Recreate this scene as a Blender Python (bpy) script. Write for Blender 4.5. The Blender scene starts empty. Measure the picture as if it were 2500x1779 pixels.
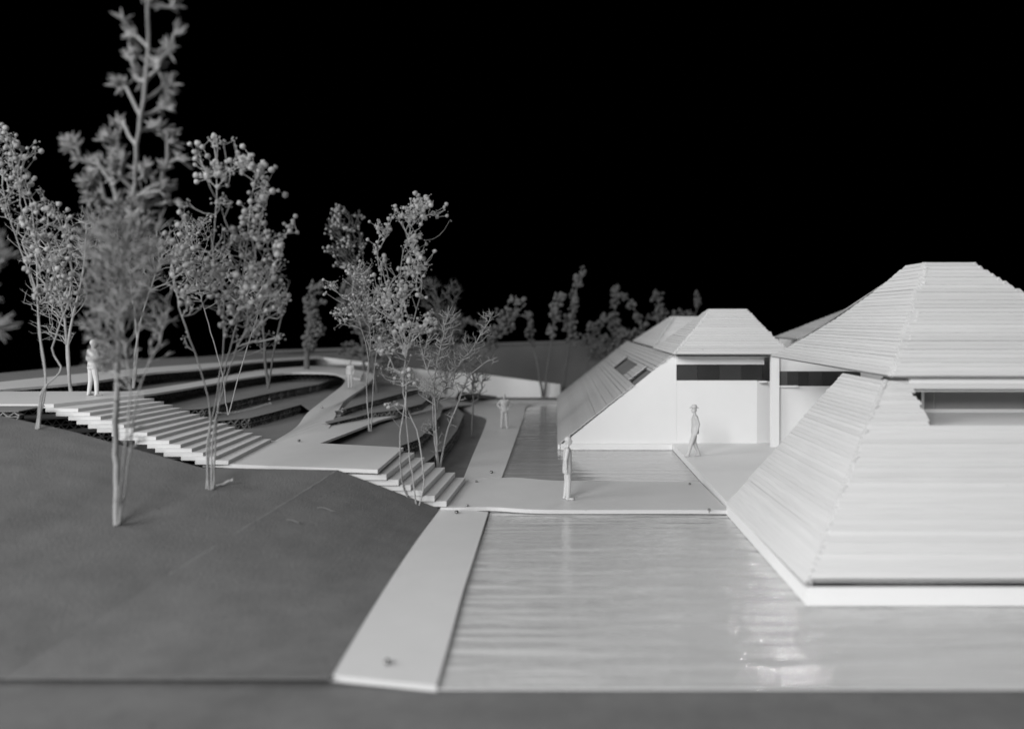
import bpy, bmesh, math, random
import numpy as np
from mathutils import Vector, Matrix

# ------------------------------------------------------------------ camera, world, light
S = bpy.context.scene
COL = S.collection
F, CX, CY, EYE = 2000.0, 1358.0, 780.0, 5.0        # lens in photo pixels, vanishing point, eye height
cam_d = bpy.data.cameras.new("camera"); cam = bpy.data.objects.new("camera", cam_d); COL.objects.link(cam)
cam.location = (0, 0, EYE); cam.rotation_euler = (math.radians(90), 0, 0)
cam_d.sensor_width = 36; cam_d.lens = 36 * F / 2500
cam_d.shift_x = -(CX - 1250) / 2500; cam_d.shift_y = -(889.5 - CY) / 2500
cam_d.clip_start = 0.1; cam_d.clip_end = 400
cam_d.dof.use_dof = True; cam_d.dof.focus_distance = 25.0
cam_d.dof.aperture_fstop = (cam_d.lens / 1000) / 0.185
cam_d.dof.aperture_blades = 0
S.camera = cam
S.view_settings.view_transform = 'Standard'
S.view_settings.look = 'None'
S.view_settings.exposure = 0.0
S.view_settings.gamma = 1.0
w = bpy.data.worlds.new("World"); S.world = w; w.use_nodes = True
w.node_tree.nodes["Background"].inputs[0].default_value = (0, 0, 0, 1)
w.node_tree.nodes["Background"].inputs[1].default_value = 0.0

def area(name, loc, target, size, power, size_y=None):
    d = bpy.data.lights.new(name, 'AREA'); d.energy = power; d.size = size
    d.shape = 'RECTANGLE'; d.size_y = size_y or size
    o = bpy.data.objects.new(name, d); COL.objects.link(o)
    o.location = loc
    o.rotation_euler = (Vector(target) - Vector(loc)).to_track_quat('-Z', 'Y').to_euler()
    return o
area("window_light", (-60, -10, 32), (2, 22, 0), 34, 33000, 24)
area("room_light", (-18, -25, 20), (2, 28, 1), 18, 24500, 12)
area("overhead_fill", (-6, 30, 52), (-6, 32, 0), 44, 6500, 44)  # added overhead fill that lifts the flat surfaces, not an actual lamp
area("ceiling_light", (19.5, 66, 33), (5, 14, 0), 1.6, 1150, 0.35)

# ------------------------------------------------------------------ materials
def mat(name, base, rough=0.6, var=0.06, scale=3.0, bump=0.0, bscale=60.0, spec=0.3, rand=0.0, spots=0.0, metallic=0.0):
    m = bpy.data.materials.new(name); m.use_nodes = True
    nt = m.node_tree; N = nt.nodes; L = nt.links
    b = N["Principled BSDF"]
    b.inputs["Roughness"].default_value = rough
    b.inputs["Specular IOR Level"].default_value = spec
    b.inputs["Metallic"].default_value = metallic
    tc = N.new("ShaderNodeTexCoord")
    no = N.new("ShaderNodeTexNoise"); no.inputs["Scale"].default_value = scale; no.inputs["Detail"].default_value = 6
    no.inputs["Roughness"].default_value = 0.65
    L.new(tc.outputs["Object"], no.inputs["Vector"])
    mr = N.new("ShaderNodeMapRange"); mr.inputs[1].default_value = 0.25; mr.inputs[2].default_value = 0.75
    mr.inputs[3].default_value = base * (1 - var); mr.inputs[4].default_value = base * (1 + var)
    L.new(no.outputs["Fac"], mr.inputs[0])
    out = mr.outputs[0]
    if rand:
        oi = N.new("ShaderNodeObjectInfo")
        m2 = N.new("ShaderNodeMapRange"); m2.inputs[3].default_value = 1 - rand; m2.inputs[4].default_value = 1 + rand
        L.new(oi.outputs["Random"], m2.inputs[0])
        mm = N.new("ShaderNodeMath"); mm.operation = 'MULTIPLY'
        L.new(out, mm.inputs[0]); L.new(m2.outputs[0], mm.inputs[1]); out = mm.outputs[0]
    if spots:
        vo = N.new("ShaderNodeTexVoronoi"); vo.inputs["Scale"].default_value = 1.5
        L.new(tc.outputs["Object"], vo.inputs["Vector"])
        m3 = N.new("ShaderNodeMapRange"); m3.inputs[1].default_value = 0.03; m3.inputs[2].default_value = 0.05
        m3.inputs[3].default_value = 1 - spots; m3.inputs[4].default_value = 1
        L.new(vo.outputs["Distance"], m3.inputs[0])
        m4 = N.new("ShaderNodeMath"); m4.operation = 'MULTIPLY'
        L.new(out, m4.inputs[0]); L.new(m3.outputs[0], m4.inputs[1]); out = m4.outputs[0]
    cc = N.new("ShaderNodeCombineColor")
    for i in range(3): L.new(out, cc.inputs[i])
    L.new(cc.outputs[0], b.inputs["Base Color"])
    if bump:
        n2 = N.new("ShaderNodeTexNoise"); n2.inputs["Scale"].default_value = bscale; n2.inputs["Detail"].default_value = 4
        L.new(tc.outputs["Object"], n2.inputs["Vector"])
        bp = N.new("ShaderNodeBump"); bp.inputs["Strength"].default_value = bump; bp.inputs["Distance"].default_value = 0.02
        L.new(n2.outputs["Fac"], bp.inputs["Height"]); L.new(bp.outputs[0], b.inputs["Normal"])
    return m

def board_mat(name, base):
    """pale basswood strips, grain along u (metres), each strip slightly its own tone"""
    m = bpy.data.materials.new(name); m.use_nodes = True
    nt = m.node_tree; N = nt.nodes; L = nt.links; b = N["Principled BSDF"]
    b.inputs["Roughness"].default_value = 0.55; b.inputs["Specular IOR Level"].default_value = 0.3
    uv = N.new("ShaderNodeUVMap"); uv.uv_map = "UVMap"
    oi = N.new("ShaderNodeObjectInfo")
    off = N.new("ShaderNodeVectorMath"); off.operation = 'ADD'
    sc = N.new("ShaderNodeMath"); sc.operation = 'MULTIPLY'; sc.inputs[1].default_value = 37.0
    L.new(oi.outputs["Random"], sc.inputs[0])
    cx = N.new("ShaderNodeCombineXYZ"); L.new(sc.outputs[0], cx.inputs[1]); L.new(sc.outputs[0], cx.inputs[0])
    L.new(uv.outputs[0], off.inputs[0]); L.new(cx.outputs[0], off.inputs[1])
    mp = N.new("ShaderNodeMapping"); mp.inputs["Scale"].default_value = (0.6, 22.0, 1)
    L.new(off.outputs[0], mp.inputs[0])
    no = N.new("ShaderNodeTexNoise"); no.inputs["Scale"].default_value = 1.6; no.inputs["Detail"].default_value = 5
    L.new(mp.outputs[0], no.inputs["Vector"])
    mr = N.new("ShaderNodeMapRange"); mr.inputs[1].default_value = 0.3; mr.inputs[2].default_value = 0.7
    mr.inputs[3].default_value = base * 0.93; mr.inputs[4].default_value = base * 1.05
    L.new(no.outputs["Fac"], mr.inputs[0])
    m2 = N.new("ShaderNodeMapRange"); m2.inputs[3].default_value = 0.94; m2.inputs[4].default_value = 1.03
    L.new(oi.outputs["Random"], m2.inputs[0])
    mm = N.new("ShaderNodeMath"); mm.operation = 'MULTIPLY'
    L.new(mr.outputs[0], mm.inputs[0]); L.new(m2.outputs[0], mm.inputs[1])
    vo = N.new("ShaderNodeTexVoronoi"); vo.inputs["Scale"].default_value = 0.9
    L.new(off.outputs[0], vo.inputs["Vector"])
    m3 = N.new("ShaderNodeMapRange"); m3.inputs[1].default_value = 0.02; m3.inputs[2].default_value = 0.045
    m3.inputs[3].default_value = 0.75; m3.inputs[4].default_value = 1
    L.new(vo.outputs["Distance"], m3.inputs[0])
    m4 = N.new("ShaderNodeMath"); m4.operation = 'MULTIPLY'
    L.new(mm.outputs[0], m4.inputs[0]); L.new(m3.outputs[0], m4.inputs[1])
    cc = N.new("ShaderNodeCombineColor")
    for i in range(3): L.new(m4.outputs[0], cc.inputs[i])
    L.new(cc.outputs[0], b.inputs["Base Color"])
    bp = N.new("ShaderNodeBump"); bp.inputs["Strength"].default_value = 0.25; bp.inputs["Distance"].default_value = 0.01
    L.new(no.outputs["Fac"], bp.inputs["Height"]); L.new(bp.outputs[0], b.inputs["Normal"])
    return m

def water_mat(name, dist, lo, hi):
    m = bpy.data.materials.new(name); m.use_nodes = True
    nt = m.node_tree; N = nt.nodes; L = nt.links; b = N["Principled BSDF"]
    b.inputs["Roughness"].default_value = 0.07; b.inputs["Specular IOR Level"].default_value = 0.7
    tc = N.new("ShaderNodeTexCoord")
    def noise(sx, sy, det, rough=0.5):
        mp = N.new("ShaderNodeMapping"); mp.inputs["Scale"].default_value = (sx, sy, 1)
        L.new(tc.outputs["Object"], mp.inputs[0])
        n = N.new("ShaderNodeTexNoise"); n.inputs["Scale"].default_value = 1; n.inputs["Detail"].default_value = det
        n.inputs["Roughness"].default_value = rough
        L.new(mp.outputs[0], n.inputs["Vector"]); return n
    n1 = noise(0.36, 3.0, 3, 0.45); n2 = noise(1.3, 11.0, 3, 0.5); n3 = noise(8.0, 10.0, 2, 0.5)
    def mix(a, k, c):
        mu = N.new("ShaderNodeMath"); mu.operation = 'MULTIPLY'; mu.inputs[1].default_value = k
        L.new(c, mu.inputs[0])
        ad = N.new("ShaderNodeMath"); ad.operation = 'ADD'; L.new(a, ad.inputs[0]); L.new(mu.outputs[0], ad.inputs[1])
        return ad.outputs[0]
    h = mix(mix(n1.outputs["Fac"], 0.16, n2.outputs["Fac"]), 0.13, n3.outputs["Fac"])
    bp = N.new("ShaderNodeBump"); bp.inputs["Strength"].default_value = 1.0; bp.inputs["Distance"].default_value = dist
    L.new(h, bp.inputs["Height"]); L.new(bp.outputs[0], b.inputs["Normal"])
    mr = N.new("ShaderNodeMapRange"); mr.inputs[1].default_value = 0.3; mr.inputs[2].default_value = 0.7
    mr.inputs[3].default_value = lo; mr.inputs[4].default_value = hi  # lighter and darker base streaks stand in for ripple reflections
    L.new(n1.outputs["Fac"], mr.inputs[0])
    cc = N.new("ShaderNodeCombineColor")
    for i in range(3): L.new(mr.outputs[0], cc.inputs[i])
    L.new(cc.outputs[0], b.inputs["Base Color"])
    return m

M_WHITE = mat("white_card", 0.53, 0.5, 0.035, 1.2, 0.10, 45, 0.35, spots=0.12)
M_WALL = mat("white_foam_board", 0.76, 0.6, 0.02, 0.9, 0.05, 40, 0.25)
M_GRAY = mat("gray_card", 0.125, 0.8, 0.2, 1.1, 0.9, 24, 0.2, spots=0.6)
M_TERR = mat("terrace_gray_card", 0.175, 0.75, 0.10, 0.7, 0.18, 30, 0.2, spots=0.5)
M_BACK = mat("gray_backing_board", 0.12, 0.8, 0.06, 0.5, 0.1, 30, 0.2)
M_CORE = mat("dark_corrugated_card", 0.22, 0.9, 0.3, 6, 0.3, 30, 0.1)
M_VOID = mat("flute_shade", 0.03, 0.9, 0.2, 4, 0, 30, 0.05)  # near-black colour paints the shade inside the open flutes
M_BOARD = board_mat("pale_basswood_strip", 0.64)
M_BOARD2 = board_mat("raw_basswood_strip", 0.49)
M_SHEATH = mat("roof_sheathing_card", 0.5, 0.7, 0.05, 2)
M_WATER = water_mat("rippled_plastic_water", 0.085, 0.44, 0.52); M_WATER2 = water_mat("calm_plastic_water", 0.02, 0.32, 0.40)
M_FIG = mat("white_moulded_plastic", 0.52, 0.5, 0.03, 4, 0, 30, 0.4)
M_STEM = mat("dried_flower_stem", 0.29, 0.7, 0.15, 5, 0, 30, 0.2)
M_BUD = mat("dried_flower_bud", 0.34, 0.7, 0.12, 9, 0.5, 40, 0.2, rand=0.14)
M_FINE = mat("dried_heather_twig", 0.33, 0.8, 0.2, 4, 0, 30, 0.1)
M_NEAR = mat("dried_statice_twig", 0.26, 0.8, 0.15, 3, 0, 30, 0.1)
M_FAR = mat("dimmed_far_sprig", 0.125, 0.8, 0.2, 3, 0, 30, 0.1)  # darker colour paints in the light falloff on the farther trees
M_PIN = mat("steel_pin", 0.25, 0.22, 0.02, 2, 0, 30, 0.5, metallic=1.0)
M_HOLE = mat("dark_pin_hole", 0.03, 0.9, 0.02, 2)
M_PANES = [mat("smoked_window_film_dark", 0.03, 0.3, 0.1, 0.6, 0, 30, 0.4),
           mat("smoked_window_film_mid", 0.044, 0.35, 0.15, 0.6, 0, 30, 0.4),
           mat("smoked_window_film_pale", 0.10, 0.4, 0.15, 0.6, 0, 30, 0.4),
           mat("frosted_window_film", 0.30, 0.5, 0.1, 0.6, 0, 30, 0.4), mat("smoked_skylight_film", 0.18, 0.5, 0.1, 0.6, 0, 30, 0.3)]

# ------------------------------------------------------------------ helpers
RND = random.Random(7)
ORG = {}
def W(px, py, z):
    D = F * (EYE - z) / (py - CY)
    return Vector(((px - CX) * D / F, D, z))
def WD(px, py, D):
    return Vector(((px - CX) * D / F, D, EYE - (py - CY) * D / F))

class MB:
    def __init__(s): s.v = []; s.f = []; s.uv = None
    def add(s, vs, fs):
        n = len(s.v); s.v += [tuple(p) for p in vs]; s.f += [tuple(i + n for i in f) for f in fs]; return s
    def box(s, a, b):
        x0, y0, z0 = a; x1, y1, z1 = b
        return s.add([(x0,y0,z0),(x1,y0,z0),(x1,y1,z0),(x0,y1,z0),(x0,y0,z1),(x1,y0,z1),(x1,y1,z1),(x0,y1,z1)],
                     [(0,3,2,1),(4,5,6,7),(0,1,5,4),(1,2,6,5),(2,3,7,6),(3,0,4,7)])
    def prism(s, top, th):
        """closed slab: polygon of 3-D points (top face, counter-clockwise seen from above), thickness down"""
        n = len(top); t = [Vector(p) for p in top]; bt = [p - Vector((0, 0, th)) for p in t]
        return s.add(t + bt, [tuple(range(n)), tuple(range(2*n-1, n-1, -1))] + [(i, i+n, (i+1) % n + n, (i+1) % n) for i in range(n)])
    def ribbon(s, L, R, th):
        """slab between a left and a right edge line"""
        n = len(L); d = Vector((0, 0, th))
        v = []
        for a, b in zip(L, R): v += [a, b, b - d, a - d]
        f = [(0, 1, 2, 3), tuple(4*(n-1) + k for k in (3, 2, 1, 0))]
        for i in range(n-1):
            o = 4*i
            for k in range(4):
                f.append((o+k, o+4+k, o+4+(k+1) % 4, o+(k+1) % 4))
        return s.add(v, f)
    def hexa(s, q, off):
        """slab from a quad q (4 points) extruded by vector off"""
        q = [Vector(p) for p in q]; off = Vector(off)
        return s.add(q + [p + off for p in q], [(3,2,1,0),(4,5,6,7),(0,1,5,4),(1,2,6,5),(2,3,7,6),(3,0,4,7)])
    def tube(s, pts, rad, n=6):
        pts = [Vector(p) for p in pts]; base = len(s.v); k = len(pts)
        for i, p in enumerate(pts):
            t = (pts[min(i+1, k-1)] - pts[max(i-1, 0)]).normalized()
            u = t.cross(Vector((0.3, 1, 0.1))).normalized(); vv = t.cross(u)
            r = rad[i] if hasattr(rad, '__len__') else rad
            for j in range(n):
                a = 2*math.pi*j/n
                s.v.append(tuple(p + (u*math.cos(a) + vv*math.sin(a))*r))
        for i in range(k-1):
            for j in range(n):
                a = base + i*n + j; b = base + i*n + (j+1) % n
                s.f.append((a, b, b+n, a+n))
        s.f.append(tuple(base + j for j in range(n-1, -1, -1))); s.f.append(tuple(base + (k-1)*n + j for j in range(n)))
        return s
    def ball(s, c, r, sub=1, sq=(1, 1, 1), jit=0):
        bm = bmesh.new(); bmesh.ops.create_icosphere(bm, subdivisions=sub, radius=1)
        vs = []
        for v in bm.verts:
            k = 1 + (RND.uniform(-jit, jit) if jit else 0)
            vs.append((c[0] + v.co.x*r*sq[0]*k, c[1] + v.co.y*r*sq[1]*k, c[2] + v.co.z*r*sq[2]*k))
        fs = [tuple(v.index for v in f.verts) for f in bm.faces]; bm.free()
        return s.add(vs, fs)

def org(o): return ORG.get(o.name, Vector((0, 0, 0))) if o else Vector((0, 0, 0))
def obj(name, mb, m, parent=None, smooth=False, fix=True):
    """link one mesh object; its vertices are given in world space"""
    me = bpy.data.meshes.new(name)
    if parent is None:
        a = np.array(mb.v, dtype=float); lo = a.min(0); hi = a.max(0)
        o3 = Vector(((lo[0]+hi[0])/2, (lo[1]+hi[1])/2, lo[2]))
    else: o3 = org(parent)
    me.from_pydata([tuple(Vector(p) - o3) for p in mb.v], [], mb.f)
    if fix:
        bm = bmesh.new(); bm.from_mesh(me); bmesh.ops.recalc_face_normals(bm, faces=bm.faces); bm.to_mesh(me); bm.free()
    if mb.uv:
        ul = me.uv_layers.new(name="UVMap")
        for l in me.loops: ul.data[l.index].uv = mb.uv[l.vertex_index]
    me.materials.append(m)
    if smooth: me.polygons.foreach_set("use_smooth", [True]*len(me.polygons))
    o = bpy.data.objects.new(name, me); COL.objects.link(o)
    ORG[o.name] = o3
    if parent: o.parent = parent
    else: o.location = o3
    return o
def tag(o, label=None, cat=None, group=None, kind=None):
    if label: o["label"] = label
    if cat: o["category"] = cat
    if group: o["group"] = group
    if kind: o["kind"] = kind
    return o
def thing(name, loc, label, cat, group=None):
    o = bpy.data.objects.new(name, None); COL.objects.link(o); o.location = loc; o.empty_display_size = 0.3
    ORG[o.name] = Vector(loc)
    return tag(o, label, cat, group)
def smooth_line(pts, n=28):
    """Catmull-Rom through 3-D points, resampled evenly by parameter"""
    P = [Vector(p) for p in pts]; P = [2*P[0]-P[1]] + P + [2*P[-1]-P[-2]]
    out = []; segs = len(P) - 3
    for i in range(n):
        t = i/(n-1)*segs; k = min(int(t), segs-1); u = t-k
        a, b, c, d = P[k], P[k+1], P[k+2], P[k+3]
        out.append(0.5*((2*b) + (c-a)*u + (2*a-5*b+4*c-d)*u*u + (3*b-a-3*c+d)*u**3))
    return out

# ------------------------------------------------------------------ ground, hill, terraces, water, paths
base = obj("base_board", MB().box((-34, 4.0, -0.55), (24, 62, -0.05)), M_GRAY); tag(base, kind="structure")

mb = MB()
wn, wm = 2, 2
mb.prism([(-1.71, 11.12, 0), (16, 11.12, 0), (16, 23.5, 0), (-1.71, 23.5, 0)], 0.03)
water = obj("water", mb, M_WATER); tag(water, kind="structure")
w2 = MB(); w2.prism([(-1.72, 23.504, 0), (16, 23.504, 0), (16, 49.0, 0), (-1.66, 49.0, 0)], 0.03)
tag(obj("water", w2, M_WATER2), kind="structure")

# the folded sheet of gray card in front, on the left
apex = WD(825, 1147, 20.72)
fc = Vector((-7.62, 11.3, 0.075)); fr = W(806, 1652, 0.1); er = [W(880, 1533, .09), W(960, 1400, .09), W(1020, 1312, .09), W(1072, 1241, .10)]
fl = [Vector((-7.6, 11.2, 0.09)), Vector((-12, 12.0, 0.25)), Vector((-19, 14, 0.9))]
_a, _b, _c = fc, apex, Vector((-11.95, 20.05, 2.27)); _n = (_b-_a).cross(_c-_a)
def on_hill(px, py):
    e = Vector((0, 0, EYE)); r = WD(px, py, 1) - e
    return e + r*((_a-e).dot(_n)/r.dot(_n))
def hill_z(x, y): return _a.z - (_n.x*(x-_a.x) + _n.y*(y-_a.y))/_n.z
rim = [on_hill(492, 1141), on_hill(330, 1096), on_hill(170, 1051), on_hill(0, 1014), on_hill(-260, 985)]
fl = [Vector((x, y, hill_z(x, y))) for x, y in ((-7.9, 11.25), (-12, 11.6), (-19, 13))]
hv = [apex, fc, fr] + er + rim + fl
hill = MB()
def interp(a, b, n): return [Vector(a).lerp(Vector(b), i/n) for i in range(n)]
left = [apex] + rim + fl[::-1] + [fc]
hill.prism([apex, fc, fl[0], fl[1], fl[2]] + rim[::-1], .035)
hill.prism([fc, apex, er[3], er[2], er[1], er[0], fr][::-1], .035) if False else None
# right-hand face: ruled between the fold and the path edge
fold = [fc.lerp(apex, i/16) for i in range(17)]; low = smooth_line([fr] + er, 17)
for i in range(16):
    for j in range(6):
        g = lambda k, u: fold[k].lerp(low[k], u)
        hill.add([g(i, j/6), g(i, (j+1)/6), g(i+1, (j+1)/6), g(i+1, j/6)], [(0, 1, 2, 3)])
hill.add([fr, fr + Vector((0, 0, -.035)), fc + Vector((0, 0, -.035)), fc], [(0, 1, 2, 3)])
hill_o = obj("hill", hill, M_GRAY); tag(hill_o, kind="structure")
fp = [fc.lerp(apex, t/40) + Vector((RND.uniform(-.012, .012), 0, -.004)) for t in range(14, 41)]
obj("fold_line", MB().tube(fp, [RND.uniform(.004, .014) for _ in fp], 5), mat("worn_card_fold", 0.27, .8, .2, 3), hill_o)

def corrugated(parent, line, z1, z0, name="corrugated_edge"):
    """cut edge of double-wall board along a plan line: three liners and two rows of flutes, near-black strip behind as painted shade"""
    pts = [Vector((p[0], p[1], 0)) for p in line]
    # even resample
    d = [0]
    for a, b in zip(pts, pts[1:]): d.append(d[-1] + (b-a).length)
    def at(s):
        s = max(0, min(d[-1], s))
        for i in range(len(pts)-1):
            if s <= d[i+1] or i == len(pts)-2:
                t = (s-d[i])/max(1e-6, d[i+1]-d[i]); p = pts[i].lerp(pts[i+1], t); q = (pts[i+1]-pts[i]).normalized(); return p, q
    n = max(4, int(d[-1]/0.13)); mb = MB(); shade_strip = MB()
    rows = [(z0 + 0.02, (z0+z1)/2 - 0.01), ((z0+z1)/2 + 0.01, z1 - 0.02)]
    inw = 0.22
    prev = None
    for i in range(n+1):
        p, q = at(d[-1]*i/n); nn = Vector((-q.y, q.x, 0)); j = RND.uniform(-0.03, 0.05)
        cur = (p, nn, j)
        if prev:
            for r, (a, b) in enumerate(rows):
                za, zb = (a, b) if (i + r) % 2 else (b, a)
                za += RND.uniform(-.02, .02); zb += RND.uniform(-.02, .02)
                o0 = prev[1]*(0.02 + prev[2]); o1 = cur[1]*(0.02 + cur[2])
                A = prev[0] + o0; B = cur[0] + o1
                th = Vector((0, 0, 0.018)); back0 = prev[1]*inw; back1 = cur[1]*inw
                A3 = A + Vector((0, 0, za)); B3 = B + Vector((0, 0, zb))
                mb.add([A3 - th, B3 - th, B3 + th, A3 + th, A3 + back0 - th, B3 + back1 - th, B3 + back1 + th, A3 + back0 + th],
                       [(0, 1, 2, 3), (3, 2, 6, 7), (0, 4, 5, 1)])
            zm = (z0+z1)/2
            for zc in (z0 + 0.012, zm):
                A = prev[0] + prev[1]*prev[2]; B = cur[0] + cur[1]*cur[2]
                mb.add([A + Vector((0,0,zc-.011)), B + Vector((0,0,zc-.011)), B + Vector((0,0,zc+.011)), A + Vector((0,0,zc+.011)),
                        A + prev[1]*inw + Vector((0,0,zc+.011)), B + cur[1]*inw + Vector((0,0,zc+.011))], [(0,1,2,3), (3,2,5,4)])
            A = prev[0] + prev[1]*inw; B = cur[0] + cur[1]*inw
            shade_strip.add([A + Vector((0,0,z0)), B + Vector((0,0,z0)), B + Vector((0,0,z1-.02)), A + Vector((0,0,z1-.02))], [(0,1,2,3)])
        prev = cur
    e = obj(name, mb, M_CORE, parent, fix=False); tag(e, kind="stuff")
    obj("flute_shade_strip", shade_strip, M_VOID, parent, fix=False)

def terrace(poly, z, edge, th=0.4):
    """one contour layer: gray top sheet plus its visible corrugated front edge (a plan polyline running left to right)"""
    pl = [Vector((p[0], p[1], z)) for p in poly]
    t = obj("terrace", MB().prism(pl, 0.02), M_TERR); tag(t, kind="structure")
    corrugated(t, edge, z - 0.02, z - th)
    return t
def P2(px, py, z):
    v = W(px, py, z); return (v.x, v.y)

# layer heights: .45, .9, 1.3, 1.7, 2.1, 2.55
ea = [(-5.3, 24.3), (-4.75, 25.0), (-4.15, 26.3), (-4.0, 29), (-4.1, 34), (-4.45, 39.5), (-5.4, 43.5)]
terrace([(-30, 23.6), (-9, 23.6)] + ea + [(-7.5, 47), (-30, 55)], 0.45, ea)
eb = [(-5.6, 25.3), (-5.15, 26.2), (-4.75, 28), (-4.75, 31), (-4.95, 35), (-5.4, 39), (-6.2, 42)]
terrace([(-30, 24.0), (-9, 24.2), (-6.2, 24.8)] + eb + [(-8.5, 45.5), (-30, 55)], 0.9, eb, 0.45)
e1a = [(-16, 26.5), (-13, 29.3), P2(610, 1020, 1.3), P2(666, 1006, 1.3), P2(736, 987, 1.3)]
e1b = [P2(800, 1034, 1.3), P2(870, 1018, 1.3), P2(906, 1008, 1.3), P2(973, 1000, 1.3), (-5.9, 36), (-6.1, 40)]
terrace([(-30, 26)] + e1a + e1b + [(-7.5, 44.5), (-30, 55)], 1.3, e1b)
corrugated(bpy.data.objects["terrace.002"], e1a, 1.28, 0.9)
e2a = [(-17, 26.9), (-14, 29.6), P2(500, 997, 1.7), P2(574, 978, 1.7), P2(666, 958, 1.7), P2(777, 938, 1.7), P2(838, 917, 1.7)]
terrace([(-30, 26.4)] + e2a + [(-12, 49), (-30, 55)], 1.7, e2a)
e2b = [P2(834, 1003, 1.52), P2(875, 990, 1.52), P2(973, 962, 1.55), (-6.9, 41)]
terrace(e2b + [(-7.6, 45.5), (-9.5, 47), (-10.4, 44), (-9.0, 36.5)], 1.55, e2b, 0.27)
e3 = [(-18.5, 28.0), (-16.8, 29.2), P2(350, 968, 2.1), P2(500, 940, 2.1), P2(592, 926, 2.1), P2(685, 911, 2.1), P2(818, 909, 2.1)]
terrace([(-30, 27.5)] + e3 + [(-9.6, 47.5), (-9.0, 51.5), (-30, 56)], 2.1, e3)
e4 = [(-20, 27.9), (-18.4, 31.6), (-18.2, 37), (-17.3, 41), (-17.2, 47.5), (-15.3, 52.4)]
terrace([(-34, 27.9)] + e4 + [(-15.2, 58), (-22.5, 60), (-25, 46), (-25.5, 37)], 2.55, e4, 0.45)
# low terrace corner peeping over the hill at the left edge
e5 = [(-15.5, 21.3), (-13.98, 21.3)]
terrace(e5 + [(-14.1, 22.6), (-15.5, 22.6)], 2.62, e5, 0.28)
mound = MB().prism([W(1120, 955, 1.0), W(1213, 967, .12), W(1200, 974, .1), W(1110, 975, .3)], 0.06)
tag(obj("mound", mound, M_GRAY), kind="structure")

# paths
def path(L, R, th=0.09, n=30):
    return tag(obj("path", MB().ribbon(smooth_line(L, n), smooth_line(R, n), th), M_WHITE), kind="structure")
# near path by the water
path([W(806, 1646, .09), W(885, 1520, .09), W(960, 1392, .08), W(1022, 1303, .08), W(1072, 1240, .08)],
     [W(1066, 1672, .05), W(1098, 1560, .06), W(1128, 1450, .07), W(1160, 1350, .07), W(1192, 1249, .07)])
# far path by the water, widening at the back
path([W(1130, 1171, .06), W(1152, 1116, .06), W(1185, 1037, .06), W(1184, 1017, .06), W(1150, 1006, .06), W(1100, 985, .06), W(1040, 978, .06)],
     [W(1225, 1164, .06), W(1245, 1110, .06), W(1268, 1045, .06), W(1279, 1015, .06), W(1288, 990, .06), W(1330, 986.5, .06), W(1361, 986.5, .06)])
path([W(1020, 976, .05), W(1361, 976, .05)], [W(1020, 980.5, .09), W(1361, 980.5, .09)], 0.08, 4)
# path from the landing up to the loop
path([W(655, 1085, 1.18), W(722, 1043, 1.34), W(751, 1007, 1.5), W(803, 966, 1.8), W(836, 940, 2.0), W(842, 923, 2.12), W(818, 911, 2.22)],
     [W(800, 1050, 1.18), W(832, 992, 1.48), W(847, 973, 1.65), W(884, 948, 1.85), W(905, 930, 2.0), W(915, 915, 2.1), W(888, 906, 2.22)], 0.08)
# branch to the right
path([W(672, 1083.5, 1.2), W(760, 1045, 1.2), W(814, 1031, 1.2), W(870, 1018, 1.15), W(906, 1008, 1.12), W(973, 1000, 1.05), W(1035, 981, .95), W(1110, 973, .4), W(1150, 975, .12)],
     [W(777, 1083.5, 1.2), W(851, 1055, 1.18), W(890, 1040, 1.14), W(925, 1026, 1.1), W(955, 1018, 1.08), W(990, 1011, 1.02), W(1054, 1000, .95), W(1120, 988, .4), W(1160, 985, .12)], 0.08)
# loop path running left, and the upper ramp
path([W(262, 957, 2.45), W(350, 951, 2.3), W(500, 928, 2.22), W(611, 906, 2.22), W(722, 896, 2.22), W(777, 894, 2.22), W(832, 896, 2.22), W(888, 906, 2.22)],
     [W(262, 968, 2.4), W(350, 964, 2.27), W(500, 940, 2.2), W(574, 926, 2.2), W(685, 911, 2.2), W(760, 909, 2.2), W(818, 912, 2.2), W(880, 925, 2.15)], 0.08)
path([W(-160, 950, 2.66), W(0, 932, 2.66), W(215, 910, 2.66), W(366, 897, 2.66), W(517, 886, 2.66), W(625, 878, 2.66), W(780, 869, 2.66)],
     [W(-160, 972, 2.66), W(0, 951, 2.66), W(215, 932, 2.66), W(366, 910, 2.66), W(517, 897, 2.66), W(625, 882, 2.66), W(780, 872, 2.66)], 0.09)

# landing, platform, terrace floor
landing = obj("landing", MB().prism([W(494, 1130, 1.2), W(922, 1146, 1.2), W(985, 1092, 1.2), W(640, 1074, 1.2)], 0.1), M_WHITE)
tag(landing, kind="structure")
platform = obj("platform", MB().prism([(-24, 23.3, 2.6), W(131, 986, 2.6), W(352, 963, 2.6), W(352, 955, 2.6), (-24, 27.4, 2.6)], 0.115), M_WHITE)
tag(platform, kind="structure")
courtyard = obj("courtyard_floor", MB().prism([(4.45, 20.9, .25), (10.8, 20.9, .25), (10.8, 33, .25), (4.45, 33, .25)], 0.23), M_WALL)  # brighter wall white stands in for light bounced around the courtyard
tag(courtyard, kind="structure")

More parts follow.
